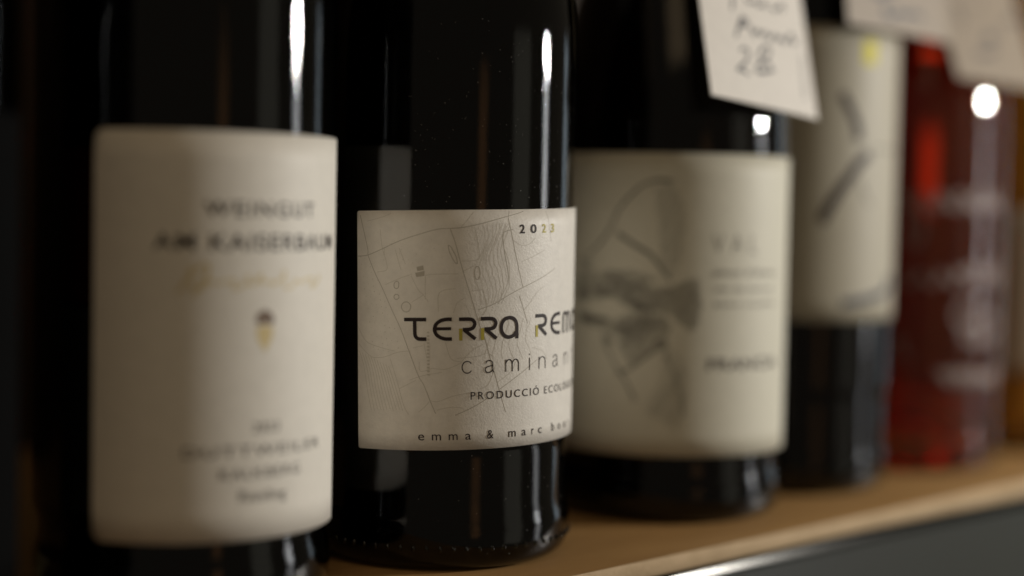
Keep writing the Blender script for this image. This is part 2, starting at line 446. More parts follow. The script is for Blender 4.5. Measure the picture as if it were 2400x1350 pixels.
THIN = [[(-17.6,93.6),(-17.0,88.5),(-15.8,84.8),(-15.8,82.6),(-18.6,82.0)],[(-16.2,78.6),(-11.5,80.5),(-8.4,81.5)],[(-8.7,81.0),(-6.8,77.3),(-5.4,75.9),(-4.1,74.0)],[(-4.9,74.6),(-4.8,79.9),(-4.0,81.3),(4.0,81.5)],[(-1.4,71.3),(-1.4,75.6),(-0.0,77.1),(3.2,77.5)],[(2.6,71.0),(3.7,73.7),(5.6,74.9)],[(-8.7,73.8),(-5.4,75.9)],[(8.7,93.7),(9.5,89.2),(9.6,85.4),(4.9,84.9)],[(8.2,98.0),(6.8,96.2),(4.9,94.0)],[(-21.8,95.8),(-16.9,96.9),(-14.2,97.9)],[(-13.1,88.0),(-12.0,84.2),(-11.5,82.6)],[(-12.0,88.5),(-10.3,84.2)],[(5.1,82.0),(8.1,83.5)],[(-16.4,86.4),(-16.4,88.5)],[(18.6,98.2),(18.3,96.3)],[(31.4,98.0),(32.7,95.8),(34.1,89.4)],[(19.8,90.3),(22.4,88.9),(25.2,89.1),(27.4,90.7)],[(22.4,84.3),(27.0,85.8),(31.0,87.3)],[(25.9,73.8),(29.0,76.4),(31.5,77.4)],[(5.8,73.4),(7.2,70.1),(7.7,68.5)],[(23.4,71.2),(26.3,73.8)],[(10.8,76.8),(11.9,72.7),(10.8,70.3)],[(7.5,76.8),(10.6,77.1)],[(-24.9,62.4),(-20.9,59.1),(-17.5,58.9),(-15.2,59.5),(-12.6,60.4),(-9.3,60.8)],[(-25.2,67.1),(-22.3,63.1),(-17.4,61.5),(-13.6,60.7)],[(-14.9,58.6),(-13.0,52.8),(-11.2,46.2),(-9.8,43.6)],[(-3.8,47.4),(-1.8,47.1),(2.3,48.5),(6.7,49.3)],[(-2.1,44.8),(1.7,45.5),(5.2,45.2)],[(-3.2,56.1),(0.0,55.8),(2.3,56.4),(4.7,57.5)],[(-9.4,52.9),(-5.8,54.1),(-0.6,55.0)],[(3.5,58.7),(8.8,59.1),(11.9,59.9),(13.4,58.9)],[(0.4,63.1),(1.8,58.7),(4.4,57.8)],[(-12.4,50.5),(-7.6,52.9)],[(-7.1,44.2),(-5.3,45.7),(-4.1,47.1)],[(-5.4,62.8),(-4.6,58.7)],[(-6.7,57.9),(-6.4,55.3),(-3.2,56.1)],[(4.4,57.5),(7.4,60.6),(10.7,62.3)],[(14.1,56.0),(12.1,51.4),(9.7,50.3)],[(26.5,60.6),(30.4,59.4),(32.3,57.1)],[(14.7,51.8),(19.0,54.5),(20.4,57.1)],[(-8.4,61.6),(-5.7,62.2)],[(-24.7,60.4),(-23.2,56.3),(-22.0,49.6),(-20.8,44.4)],[(-23.7,60.0),(-22.2,56.0),(-21.0,49.7),(-19.8,44.2)],[(-22.7,59.6),(-21.3,55.7),(-20.1,49.7),(-18.8,44.7)],[(-21.7,59.3),(-20.3,55.4),(-19.2,49.7),(-17.8,44.6)],[(-20.8,58.9),(-19.4,55.1),(-18.3,49.8),(-16.9,44.3)],[(-19.8,58.5),(-18.5,54.7),(-17.4,49.8),(-16.0,44.7)],[(-18.9,58.1),(-17.6,54.4),(-16.5,49.8),(-15.0,44.8)],[(-18.0,57.7),(-16.7,54.1),(-15.6,49.9),(-14.1,44.4)],[(-17.1,57.4),(-15.8,53.8),(-14.8,49.9),(-13.2,44.7)],[(-16.2,57.0),(-15.0,53.4),(-13.9,49.9),(-12.3,44.9)],[(-15.4,56.6),(-14.1,53.1),(-13.1,49.9),(-11.4,44.5)],[(10.7,95.0),(11.3,93.5),(11.4,91.9),(11.5,90.4),(11.4,88.8),(10.8,87.3),(9.8,85.7),(9.1,84.2),(8.6,82.6),(8.7,81.1),(8.7,79.5),(9.4,77.9),(10.0,76.4),(10.2,74.8),(10.5,73.2)],[(12.1,95.0),(12.2,93.5),(12.6,91.9),(12.3,90.4),(11.8,88.8),(11.1,87.3),(10.6,85.7),(10.0,84.2),(9.6,82.6),(9.9,81.0),(10.4,79.5),(10.6,77.9),(11.0,76.3),(11.4,74.8),(11.6,73.2)],[(13.6,95.0),(13.7,93.5),(13.7,91.9),(13.3,90.3),(12.4,88.8),(11.6,87.2),(11.2,85.7),(10.8,84.1),(10.7,82.6),(10.9,81.0),(11.5,79.5),(12.0,77.9),(12.3,76.3),(12.4,74.7),(12.2,73.2)],[(14.8,95.0),(14.7,93.4),(14.2,91.9),(13.7,90.3),(13.0,88.8),(12.2,87.2),(11.8,85.7),(11.8,84.1),(11.7,82.6),(12.4,81.0),(12.8,79.4),(13.5,77.8),(13.7,76.3),(13.5,74.7),(13.0,73.2)],[(15.7,95.0),(15.6,93.4),(15.0,91.9),(14.4,90.3),(13.6,88.8),(13.1,87.2),(12.6,85.7),(12.8,84.1),(13.5,82.5),(13.6,81.0),(14.4,79.4),(14.6,77.8),(14.7,76.2),(14.2,74.7),(13.6,73.1)],[(16.5,95.0),(16.1,93.4),(15.5,91.9),(14.8,90.3),(14.1,88.8),(13.7,87.2),(13.9,85.6),(14.0,84.1),(14.9,82.5),(15.3,80.9),(15.6,79.3),(15.8,77.8),(15.3,76.2),(15.1,74.7),(14.3,73.1)],[(17.7,95.0),(17.0,93.4),(16.5,91.8),(15.7,90.3),(15.2,88.7),(15.1,87.2),(15.1,85.6),(15.4,84.1),(16.1,82.5),(16.4,80.9),(16.6,79.3),(16.8,77.7),(16.3,76.2),(15.8,74.6),(14.9,73.1)],[(18.4,94.9),(17.4,93.4),(16.9,91.8),(16.5,90.3),(16.2,88.7),(16.0,87.2),(16.4,85.6),(16.8,84.0),(17.3,82.4),(17.6,80.9),(18.0,79.3),(17.6,77.7),(16.7,76.2),(16.1,74.6),(15.2,73.1)],[(18.9,94.9),(18.4,93.4),(17.7,91.8),(17.1,90.3),(16.9,88.7),(17.4,87.1),(18.1,85.6),(18.4,84.0),(18.6,82.4),(18.7,80.8),(18.5,79.3),(18.5,77.7),(17.5,76.2),(16.9,74.6),(16.0,73.1)],[(12.1,69.5),(13.0,67.9),(13.4,66.2),(13.0,64.7),(12.3,63.1),(12.0,61.5),(11.2,59.9),(11.3,58.3)],[(14.9,69.4),(15.7,67.8),(15.7,66.2),(15.2,64.6),(14.3,63.0),(13.9,61.4),(13.4,59.8),(13.7,58.2)],[(17.9,69.3),(18.3,67.7),(17.6,66.1),(17.3,64.5),(16.5,62.9),(16.2,61.3),(16.0,59.7),(16.4,58.1)],[(20.5,69.2),(20.7,67.5),(20.1,66.0),(19.2,64.4),(18.5,62.8),(18.4,61.2),(19.1,59.5),(19.9,57.9)],[(23.1,69.0),(22.6,67.4),(22.1,65.9),(21.5,64.3),(21.0,62.7),(21.3,61.0),(22.1,59.4),(22.9,57.7)],[(25.6,68.9),(25.2,67.3),(24.2,65.7),(24.0,64.1),(23.9,62.5),(25.0,60.8),(25.7,59.1),(26.1,57.5)]]
ST3 = [(1.5,[(-27.4,85.3),(-23.1,88.5),(-19.1,93.7),(-16.2,99.6),(-12.7,103.7),(-8.5,107.5),(-3.4,109.2),(0.9,108.6)]),(1.3,[(-16.8,92.4),(-10.2,88.5),(-5.3,85.6),(-2.1,81.6),(0.7,78.0)]),(1.1,[(-31.1,65.6),(-25.0,64.5),(-19.7,65.2)]),(1.1,[(-20.7,58.9),(-17.2,52.3),(-11.8,44.4),(-9.2,39.3)]),(1.2,[(-10.9,49.8),(-4.2,54.9),(0.5,57.9)]),(0.9,[(-15.5,47.6),(-10.9,49.8)]),(0.9,[(-0.4,55.0),(2.7,48.4),(5.2,41.2),(5.8,35.9)]),(0.8,[(-15.7,57.2),(-11.1,57.5),(-6.7,59.6)]),(0.9,[(-19.6,80.4),(-15.0,79.5),(-10.6,76.0),(-7.1,77.1)])]
PG3 = [[(-7.6,76.3),(-2.7,75.3),(2.0,76.1),(6.7,78.1),(9.6,78.6),(11.1,70.5),(10.0,64.3),(7.6,61.6),(3.2,65.1),(1.2,67.5),(-4.5,67.8),(-11.4,69.0),(-13.5,72.8)],[(-31.3,83.7),(-26.8,84.3),(-26.1,81.0),(-29.4,80.3)],[(-25.3,75.2),(-20.0,75.9),(-18.2,72.6),(-23.3,70.9)],[(-32.2,75.8),(-27.8,73.1),(-28.4,70.1),(-32.1,70.4)],[(-15.9,63.5),(-12.2,63.2),(-13.2,60.7),(-15.8,61.1)],[(-3.3,58.7),(0.5,59.3),(0.1,56.0),(-2.8,56.4)],[(-21.0,60.3),(-17.9,59.5),(-17.3,56.7),(-20.3,57.0)],[(-19.9,73.9),(-12.5,73.3),(-6.5,69.7),(-2.6,67.9),(-8.3,67.2),(-16.0,70.7)],[(-31.9,66.5),(-24.4,65.7),(-19.2,65.5),(-20.2,63.8),(-30.3,63.7)]]
SH3 = [[(-5.1,107.2),(1.6,107.6),(4.8,101.0),(4.8,89.5),(2.3,78.7),(-2.5,82.6),(-3.1,96.1)],[(-0.4,56.9),(5.3,56.1),(7.6,42.7),(6.3,35.0),(3.1,31.1),(-6.6,36.5),(-2.0,44.4)],[(-21.2,79.7),(-10.6,81.0),(-2.8,77.9),(-7.6,76.3),(-13.5,72.8),(-17.7,74.5)],[(-13.3,66.0),(-0.6,67.0),(1.8,62.7),(-4.2,54.9),(-10.9,50.7),(-15.7,55.3)],[(-32.3,79.7),(-20.6,79.7),(-11.5,76.7),(-7.6,75.8),(-13.5,72.3),(-21.6,71.9),(-28.4,70.1),(-32.0,70.9)],[(-31.5,68.0),(-23.2,65.5),(-15.9,65.0),(-11.3,68.0),(-4.5,67.3),(-0.6,63.6),(-11.1,58.4),(-19.6,60.9),(-30.3,63.2)]]
ST4 = [(2.2,[(16.8,141.8),(20.7,135.6),(23.0,130.9),(23.6,126.2)]),(2.0,[(29.0,121.6),(23.7,117.4),(20.5,113.3),(16.1,107.7),(12.5,102.0),(10.1,97.2)]),(1.0,[(25.0,111.1),(27.3,107.1),(30.4,103.2)]),(0.6,[(30.1,123.2),(38.6,123.2),(50.7,122.4)])]
LN4 = [(1.1,[(18.7,68.4),(26.6,69.3),(35.3,70.8),(43.3,72.6)]),(1.6,[(44.0,73.0),(45.7,77.9)])]
YL4 = [(25.0,160.4),(31.1,160.9),(31.4,152.9),(25.3,152.5)]
TG = [[(17.2,35.8),(16.1,32.9),(15.3,30.0)],[(22.8,35.6),(24.6,34.2),(27.9,35.2),(29.7,33.9),(32.8,35.8),(32.9,33.8)],[(36.4,35.5),(38.3,34.2),(42.7,37.1),(42.4,34.6)],[(20.1,29.0),(17.8,25.2),(15.5,21.1)],[(17.9,25.5),(21.3,28.2),(21.7,26.6),(18.3,24.9)],[(23.0,26.8),(24.9,23.5),(26.9,25.5),(29.2,23.9),(31.1,25.6),(33.3,23.7),(35.8,25.5),(37.6,23.7),(39.6,25.5),(41.9,23.8),(45.5,27.6),(46.4,24.3),(48.4,26.0)],[(16.9,17.0),(19.2,18.1),(20.9,16.7),(18.7,13.4),(14.3,10.3),(17.1,10.4),(19.9,9.4)],[(32.2,21.1),(28.8,19.8),(26.1,16.6),(28.9,15.4),(31.8,14.3),(30.4,12.3),(24.9,11.1),(24.3,13.0),(29.0,15.8),(32.3,18.7),(31.6,20.6)],[(23.9,11.1),(33.2,13.1)]]
TG4 = [[(23.9,9.7),(24.2,7.0),(25.7,4.5)],[(21.7,6.4),(27.7,5.7),(32.3,7.6),(36.6,6.8),(40.5,7.9),(48.2,7.7)],[(16.3,12.1),(22.3,12.2),(30.0,14.5)]]
TG5 = [[(12.8,32.9),(12.6,28.2),(14.0,22.5)],[(29.4,33.3),(31.0,30.7)],[(34.0,22.3),(29.6,17.9),(38.0,20.0)],[(49.9,28.5),(56.8,30.1),(60.8,28.9)],[(19.3,11.7),(26.6,12.1),(33.4,13.9)]]

# ------------------------------------------------------------------ bottles
BOTTLES = 'wine bottles standing in a row along the shelf'

def bottle(name, xy, r, body, glass_mat, wine_mat, cap_mat, heel=0.0009, zlab=0.034, wine_top=0.22, label=None, cap_h=0.060):
    """body: (z, r) pairs from the top of the straight wall to the lip"""
    root = bpy.data.objects.new(name, None)
    root.empty_display_size = 0.02
    col.objects.link(root)
    dx, dy = -xy[0], -xy[1]
    root.location = (xy[0], xy[1], 0.0001)
    root.rotation_euler = (0, 0, math.atan2(dx, -dy))
    low = [(0.0000, r - 0.0058), (0.0010, r - 0.0036), (0.0030, r - 0.0014), (0.0065, r - 0.0002), (0.0100, r)]
    low = low[:-1] + [(0.0095, r - 0.0001 * (heel > 0)), (0.0112, r - 0.12 * heel), (0.0155, r - 0.85 * heel), (0.0180, r - heel), (zlab - 0.0015, r - heel * 1.02), (zlab + 0.0045, r)]
    prof = [(rr, z) for z, rr in pchip(low + body, 0.0018)]
    ztop, rtop = prof[-1][1], prof[-1][0]
    punt = [(0, 0.022), (0.006, 0.0205), (0.013, 0.016), (0.020, 0.009), (r - 0.011, 0.0028), (r - 0.008, 0.0004)]
    outer = punt + prof + [(rtop - 0.001, ztop + 0.0005), (0, ztop + 0.0006)]
    lathe('glass_body', outer, glass_mat, root)
    wp = [(0, 0.0265), (0.008, 0.025), (0.016, 0.0205), (0.024, 0.0135), (r - 0.0085, 0.0095), (r - 0.0045, 0.0115), (r - 0.0034, 0.0165)]
    for rr, z in prof:
        if 0.034 < z < wine_top:
            wp.append((rr - 0.0032, z))
    wp.append((0, wp[-1][1] + 0.0001))
    lathe('wine', wp, wine_mat, root, 96)
    cz = ztop - cap_h
    cp = [(rr + 0.0004, z) for rr, z in prof if z >= cz]
    cp = [(cp[0][0] - 0.0003, cp[0][1])] + cp + [(rtop + 0.0003, ztop + 0.0008), (rtop - 0.0012, ztop + 0.0016), (0, ztop + 0.0016)]
    lathe('capsule', cp, cap_mat, root, 64)
    tag(root, label, 'wine bottle', BOTTLES)
    return root

def burgundy(z0, r, soft=1.0):
    s = [(0, 0), (0.009, .0002), (0.018, .0008), (0.028, .0022), (0.038, .0043), (0.053, .0090), (0.068, .0142), (0.083, .0190), (0.096, .0218), (0.112, .0230)]
    out = [(z0 + a, r - c * (r - 0.0142) / 0.0230) for a, c in s]
    return out + [(0.278, 0.0138), (0.281, 0.0138), (0.2825, 0.0150), (0.292, 0.0150), (0.296, 0.0146)]

rng = random.Random(5)
P1, R1 = (-0.0834, 0.4318), 0.03767
P2, R2 = (-0.0196, 0.4913), 0.03750
P3, R3 = (0.0524, 0.5700), 0.03948
P4, R4 = (0.1036, 0.6282), 0.03690
P5, R5 = (0.1608, 0.6863), 0.03750
P6, R6 = (0.2239, 0.7504), 0.03750
P0, R0 = (-0.1465, 0.3680), 0.03750

# --- white estate label, heavily out of focus
b1 = bottle('wine_bottle', P1, R1, burgundy(0.148, R1), M['glass_black'], M['wine_dark'], M['cork'],
            heel=0.0014, zlab=0.0205, label='dark bottle with tall white estate label and small gold acorn emblem')
lb = wrapped_label(b1, -22.6, 108, 18.9, 116.2, R1, M['paper_white'], 2.6)
lb['label'] = 'tall white label with dark capitals and gold script'
k = Ink()
k.text('WEINGUT', 4.2, 96.3, 3.5, 35.6, 0.012, 1.25)
k.text('AM KAISERBAUM', -7.6, 88.3, 3.8, 47.2, 0.014, 1.15)
k.wrap('lettering', M['ink'], lb, R1)
k = Ink()
k.text('2023', 16.4, 44.8, 2.3, 24.0)
k.text('DUTTWEILER', -0.4, 39.2, 2.5, 39.6, 0.004, 1.2)
k.text('KALKBERG', 8.4, 33.8, 2.5, 31.0, 0.004, 1.2)
k.text('Riesling', 13.2, 28.3, 2.7, 26.4)
k.wrap('lettering', M['ink_soft'], lb, R1)
k = Ink()
wave = []
for i in range(60):                       # looping gold handwriting
    t = i / 59
    wave.append((-0.6 + 40 * t + 0.9 * math.sin(i * 1.25), 80.6 + 1.5 * math.sin(i * 0.9) * (0.6 + 0.5 * math.sin(i * 0.37)) + (2.2 if i in (2, 3, 26, 27, 38) else 0)))
k.ribbon(catmull(wave, 5), 0.55)
k.ribbon(catmull([(-2.0, 78.0), (1.5, 82.5), (4.5, 85.0), (5.0, 82.5), (1.5, 77.4)], 6), 0.7)
k.wrap('script', M['ink_gold'], lb, R1)
k = Ink()
k.poly([(16.9, 71.3), (17.4, 73.2), (19.4, 74.2), (21.4, 73.2), (22.2, 71.3), (21.2, 70.4), (19.5, 70.9), (17.9, 70.4)])
k.wrap('emblem', M['ink_brown'], lb, R1)
k = Ink()
k.poly([(17.2, 69.9), (19.5, 70.4), (21.8, 69.9), (21.6, 67.4), (20.4, 65.4), (19.5, 63.9), (18.6, 65.4), (17.4, 67.4)])
k.wrap('emblem', M['ink_gold'], lb, R1)

# --- the bottle in focus: map label
T2, TY = 0.027, 66
b2 = bottle('wine_bottle', P2, R2, burgundy(0.1375, R2), M['glass_olive'], M['wine_dark'], M['cork'], heel=0.0010,
            label='dark bottle with short map label lettered TERRA REMOTA')
lb = wrapped_label(b2, -25.3, 98, 33.85, 98.65, R2, M['paper_laid'], 0.7, T2, TY)
lb['label'] = 'off-white textured label printed with a faint map'
def put2(k, name, mname):
    o = k.wrap(name, M[mname], lb, R2, 0.00015 if name.startswith('map') else 0.00022, T2, TY)
    return o
k = Ink()
for l in THIN[:-15]:
    k.ribbon(catmull(l, 5), 0.13)
for x0 in range(9):                        # dotted vineyard rows
    for j in range(15):
        x = -24.2 + x0 * 1.55 + j * 0.30; y = 86 - j * 1.75 - x0 * 0.35
        if x < -20.5 + j * 0.72 and rng.random() < .8:
            k.dot(x + rng.uniform(-.15, .15), y + rng.uniform(-.15, .15), rng.uniform(.09, .17), 6)
for i in range(60):
    k.dot(rng.uniform(-18, 8), rng.uniform(84, 93), rng.uniform(.05, .12), 6)
put2(k, 'map_lines', 'ink_line')
k = Ink()
for l in THIN[-15:]:                       # hill contours
    k.ribbon(catmull(l, 5), 0.10)
put2(k, 'map_contours', 'ink_contour')
k = Ink()
for l in ROADS:
    k.ribbon(catmull(l, 4), 0.19)
for l in OVALS:
    k.ribbon(catmull(l[:-1], 3, True), 0.21)
k.poly([(-7.2, 83.4), (-5.4, 83.8), (-5.2, 82.6), (-7.0, 82.3)])
k.poly([(-7.6, 81.8), (-5.0, 82.4), (-5.1, 81.0), (-7.3, 80.7)])
put2(k, 'map_roads', 'ink_road')
H, w = 6.25, 0.98
k, ky = Ink(), Ink()
def gT(x):
    k.ribbon([(x, H - w / 2), (x + 6.1, H - w / 2)], w)
    k.ribbon([(x + 2.95, H - w)] + catmull([(x + 2.95, 2.4), (x + 3.1, 1.35), (x + 3.7, .66), (x + 4.6, .49), (x + 6.1, .49)], 5), w)
def gE(x):
    k.ribbon(catmull([(x + 5.1, H - .49), (x + 3.5, H - .49), (x + 2.0, 5.35), (x + .85, 4.4), (x + .49, 3.12), (x + .85, 1.85), (x + 2.0, .9), (x + 3.5, .49), (x + 5.1, .49)], 6), w)
    k.ribbon([(x + .9, 3.25), (x + 4.9, 3.25)], w * .85)
def gR(x):
    k.ribbon([(x, H - .49)] + catmull([(x + 2.6, H - .49), (x + 3.7, 5.5), (x + 4.3, 4.5), (x + 3.8, 3.35), (x + 2.7, 2.95)], 6) + [(x + 1.0, 2.95)], w)
    k.ribbon([(x + 1.5, 2.75), (x + 4.45, 0.3)], w)
    ky.poly([(x, 0), (x + .9, 0), (x + .9, 3.2), (x, 3.2)])
def gA(x):
    k.ribbon([(x + 5.4, 0)] + catmull([(x + 5.4, 3.3), (x + 5.1, 4.6), (x + 4.2, 5.5), (x + 2.95, 5.78), (x + 1.6, 5.4), (x + .75, 4.4), (x + .49, 3.1), (x + .75, 1.85), (x + 1.6, .85), (x + 2.9, .49), (x + 4.3, .9), (x + 5.2, 1.9)], 5), w)
def gM(x):
    k.ribbon([(x + .45, 0)] + catmull([(x + .45, 4.4), (x + .8, 5.4), (x + 1.7, 5.75), (x + 2.7, 5.3), (x + 3.1, 4.4)], 5) + [(x + 3.1, 0)], w * .85)
    k.ribbon(catmull([(x + 3.1, 4.4), (x + 3.6, 5.4), (x + 4.5, 5.75), (x + 5.4, 5.3), (x + 5.75, 4.4)], 5) + [(x + 5.75, 0)], w * .85)
def gO(x):
    k.ribbon(catmull([(x + 2.9 + 2.45 * math.cos(a * math.pi / 6), 3.1 + 2.65 * math.sin(a * math.pi / 6)) for a in range(12)], 3, True), w)
gT(-10.8); gE(-2.96); gR(4.07); gR(10.07); gA(15.5); gR(27.5); gE(33.9); gM(40.7); gO(48.2); gT(55.0); gA(62.2)
k.v = [(x, y + 63.5) for x, y in k.v]
ky.v = [(x, y + 63.5) for x, y in ky.v]
keep = [f for f in k.f if all(k.v[i][0] < 75 for i in f)]
k.f = keep
put2(k, 'lettering', 'ink')
for i in range(0, len(ky.v), 4):
    s_ = Ink(); s_.poly(ky.v[i:i + 4]); put2(s_, 'letter_stem', 'ink_olive')
k = Ink()                                  # thin lower-case line
tw, B0 = 0.27, 54.55
def arch(x, wd):
    k.ribbon(catmull([(x, B0 + 2.1), (x + .12 * wd, B0 + 2.75), (x + .5 * wd, B0 + 3.32), (x + .88 * wd, B0 + 2.9), (x + wd, B0 + 2.1)], 5) + [(x + wd, B0)], tw)
def stem(x, y1=3.35): k.ribbon([(x, B0), (x, B0 + y1)], tw)
def ga(x):
    k.ribbon(catmull([(x + .25, B0 + 2.55), (x + .65, B0 + 3.15), (x + 1.35, B0 + 3.33), (x + 2.1, B0 + 3.05), (x + 2.3, B0 + 2.4)], 5) + [(x + 2.3, B0 + .55), (x + 2.65, B0 + .08)], tw)
    k.ribbon(catmull([(x + 2.3, B0 + 1.95), (x + 1.2, B0 + 1.75), (x + .35, B0 + 1.4), (x + .1, B0 + .8), (x + .5, B0 + .18), (x + 1.15, B0 + .05), (x + 1.95, B0 + .4), (x + 2.3, B0 + 1.0)], 5), tw)
k.ribbon(catmull([(4.85 + 1.35 + 1.4 * math.cos(a), B0 + 1.68 + 1.6 * math.sin(a)) for a in [math.radians(t) for t in range(38, 325, 26)]], 4), tw)
ga(11.1); stem(17.3); arch(17.3, 2.05); arch(19.35, 2.05); stem(25.25); k.ribbon([(25.25, B0 + 4.15), (25.25, B0 + 4.5)], tw)
stem(28.9); arch(28.9, 2.6); ga(35.1); stem(42.2); arch(42.2, 2.6); stem(50, 4.5); k.ribbon([(49, B0 + 3.2), (51.2, B0 + 3.2)], tw)
put2(k, 'lettering', 'ink')
k = Ink()
k.text('PRODUCCI\u00d3', 7.05, 47.42, 2.10, 28.85, 0.0, 1.3)
k.text('ECOL\u00d2GICA', 31.1, 47.42, 2.10, 53.5, 0.0, 1.3)
put2(k, 'lettering', 'ink')
k = Ink()
for ch, xa, xb in (('e', -7.2, -5.55), ('m', -3.5, -1.05), ('m', 1.02, 3.44), ('a', 5.5, 7.1), ('&', 11.6, 13.5), ('m', 18.05, 20.4), ('a', 22.4, 23.9),
                   ('r', 25.95, 26.8), ('c', 28.55, 30.05), ('b', 34.6, 36.0), ('o', 38.2, 39.8), ('u', 42.2, 43.6), ('r', 46.2, 47.0)):
    k.text(ch, xa, 36.62, 2.42, xb)
put2(k, 'lettering', 'ink')
for ch, xa, xb in (('2', 21.9, 23.65), ('0', 25.65, 27.85)):
    k = Ink()
    k.text(ch, xa, 92.15, 2.35, xb, 0.02)
    put2(k, 'numeral', 'ink')
for ch, xa, xb in (('2', 30.0, 31.7), ('3', 33.8, 35.4)):
    k = Ink()
    k.text(ch, xa, 92.15, 2.35, xb, 0.015)
    put2(k, 'numeral', 'ink_olive')
k = Ink()                                   # tiny grey lot code running down the label
for i in range(13):
    k.poly([(-4.6 + rng.uniform(-.1, .1), 66.0 - i * .95), (-3.9, 66.0 - i * .95), (-3.9, 65.5 - i * .95), (-4.6, 65.6 - i * .95)])
put2(k, 'lot_code', 'ink_line')
# knurled dots round the heel
kv, kf = [], []
for i in range(64):
    a0 = 2 * math.pi * i / 64
    c = Vector((R2 * math.sin(a0), -R2 * math.cos(a0), 0.0068))
    t = Vector((math.cos(a0), math.sin(a0), 0)); nn = Vector((math.sin(a0), -math.cos(a0), 0))
    b0 = len(kv)
    kv.append(tuple(c + nn * 0.00042))
    for j in range(8):
        q = 2 * math.pi * j / 8
        kv.append(tuple(c + (t * math.cos(q) * .62 + Z * math.sin(q)) * 0.00062 + nn * 0.00030))
    for j in range(8):
        q = 2 * math.pi * j / 8
        kv.append(tuple(c + (t * math.cos(q) * .62 + Z * math.sin(q)) * 0.00095 - nn * 0.0003))
    for j in range(8):
        j2 = (j + 1) % 8
        kf += [(b0, b0 + 1 + j, b0 + 1 + j2), (b0 + 1 + j, b0 + 9 + j, b0 + 9 + j2, b0 + 1 + j2)]
o = link_mesh('heel_knurl', kv, kf, M['glass_olive'], b2, True)
o['kind'] = 'stuff'
# dust flecks on the glass
k = Ink()
for i in range(230):
    x, y = rng.uniform(-12, 50), rng.uniform(100, 150) if i % 4 else rng.uniform(4, 33)
    rr = rng.choice((.04, .055, .075, .10)); a = rng.uniform(0, 3)
    k.ribbon([(x, y), (x + rr * 1.8 * math.cos(a), y + rr * 1.8 * math.sin(a))], rr)
kd = [(q, f) for q, f in enumerate(k.f)]
prof2 = pchip([(0.0000, R2 - 0.0058), (0.0010, R2 - 0.0036), (0.0030, R2 - 0.0014), (0.0065, R2 - 0.0002), (0.0095, R2 - .0001), (0.0112, R2 - .00012), (0.0155, R2 - .00085), (0.0180, R2 - .0010), (0.0325, R2 - .00102), (0.0385, R2)] + burgundy(0.1375, R2), 0.0018)
def rad(z):
    for a, c in zip(prof2, prof2[1:]):
        if a[0] <= z <= c[0]:
            return a[1] + (c[1] - a[1]) * (z - a[0]) / (c[0] - a[0])
    return R2
dv = []
for x, y in k.v:
    a = x / 1000 / R2; rr = rad(y / 1000) + 0.00003
    dv.append((rr * math.sin(a), -rr * math.cos(a), y / 1000))
o = link_mesh('dust', dv, k.f, M['dust'], b2)
o['kind'] = 'stuff'

# --- cream label with a pencil drawing of a bearded head
body3 = [(0.118, R3), (0.126, R3 - .0002), (0.133, R3 - .0007), (0.145, .0375), (0.160, .0349), (0.175, .0310), (0.190, .0260), (0.205, .0207), (0.220, .0166), (0.236, .0146), (0.25, .0142),
         (0.278, 0.0138), (0.281, 0.0138), (0.2825, 0.0150), (0.292, 0.0150), (0.296, 0.0146)]
b3 = bottle('wine_bottle', P3, R3, body3, M['glass_brown'], M['wine_rust'], M['cork'],
            heel=0.0014, zlab=0.0225, label='broad dark bottle with large cream label showing a pencil-sketched head', wine_top=0.22)
lb = wrapped_label(b3, -52, 66, 22.0, 117.9, R3, M['paper_cream'], 2.2)
lb['label'] = 'large cream label with grey pencil drawing'
k = Ink()
for wd, l in ST3:
    c = catmull(l, 5)
    for j in range(4):
        ox, oy = rng.uniform(-wd, wd) * .38, rng.uniform(-wd, wd) * .38
        k.ribbon([(x + ox, y + oy) for x, y in c], wd * rng.uniform(.12, .26))
for pg in PG3:
    k.hatch(pg, 0.75, 0.27, 0.9, rng)
    k.hatch(pg, 1.1, 0.20, 2.2, rng)
for i, pg in enumerate(SH3):
    k.hatch(pg, 1.35 if i < 2 else 0.9, 0.25, 1.0, rng)
    if i > 1:
        k.hatch(pg, 1.6, 0.2, 2.3, rng)
k.wrap('drawing', M['ink_pencil'], lb, R3)
k = Ink()
k.text('VAL', 14.2, 86.8, 6.0, 31.0, -0.018, 1.7)
k.text('pinot d\u2019alsace', 14.7, 79.6, 2.2, 42.0)
k.text('vin de terroir', 14.8, 74.6, 1.7, 41.0)
k.text('sans soufre', 14.9, 69.8, 1.7, 41.5)
k.text('FRANCIA', 13.4, 49.7, 3.6, 44.0, 0.02)
k.wrap('lettering', M['ink_soft'], lb, R3)

# --- tall label bottle
body4 = [(0.176, R4), (0.183, R4 - .0004), (0.192, .0345), (0.202, .0290), (0.212, .0220), (0.222, .0172), (0.234, .0150), (0.25, .0143),
         (0.284, 0.0138), (0.287, 0.0138), (0.2885, 0.0150), (0.298, 0.0150), (0.302, 0.0146)]
b4 = bottle('wine_bottle', P4, R4, body4, M['glass_brown'], M['wine_rust'], M['cork'],
            label='dark bottle with very tall pale label bearing a small yellow mark')
lb = wrapped_label(b4, -34, 54, 61.9, 165.2, R4, M['paper_tall'], 2.6)
lb['label'] = 'very tall pale label with brushed grey marks'
k = Ink()
for wd, l in ST4:
    c = catmull(l, 5)
    for j in range(5):
        ox, oy = rng.uniform(-wd, wd) * .5, rng.uniform(-wd, wd) * .5
        k.ribbon([(x + ox, y + oy) for x, y in c], wd * rng.uniform(.45, .85) * (0.4 if wd < 1.5 else 1.0))
k.wrap('drawing', M['ink'], lb, R4)
k = Ink()
for wd, l in LN4:
    k.ribbon(catmull(l, 5), wd * 2.6)
k.wrap('line', M['ink_blue'], lb, R4, 0.00022)
k = Ink()
ys = [q[1] for q in YL4]; xs_ = [q[0] for q in YL4]
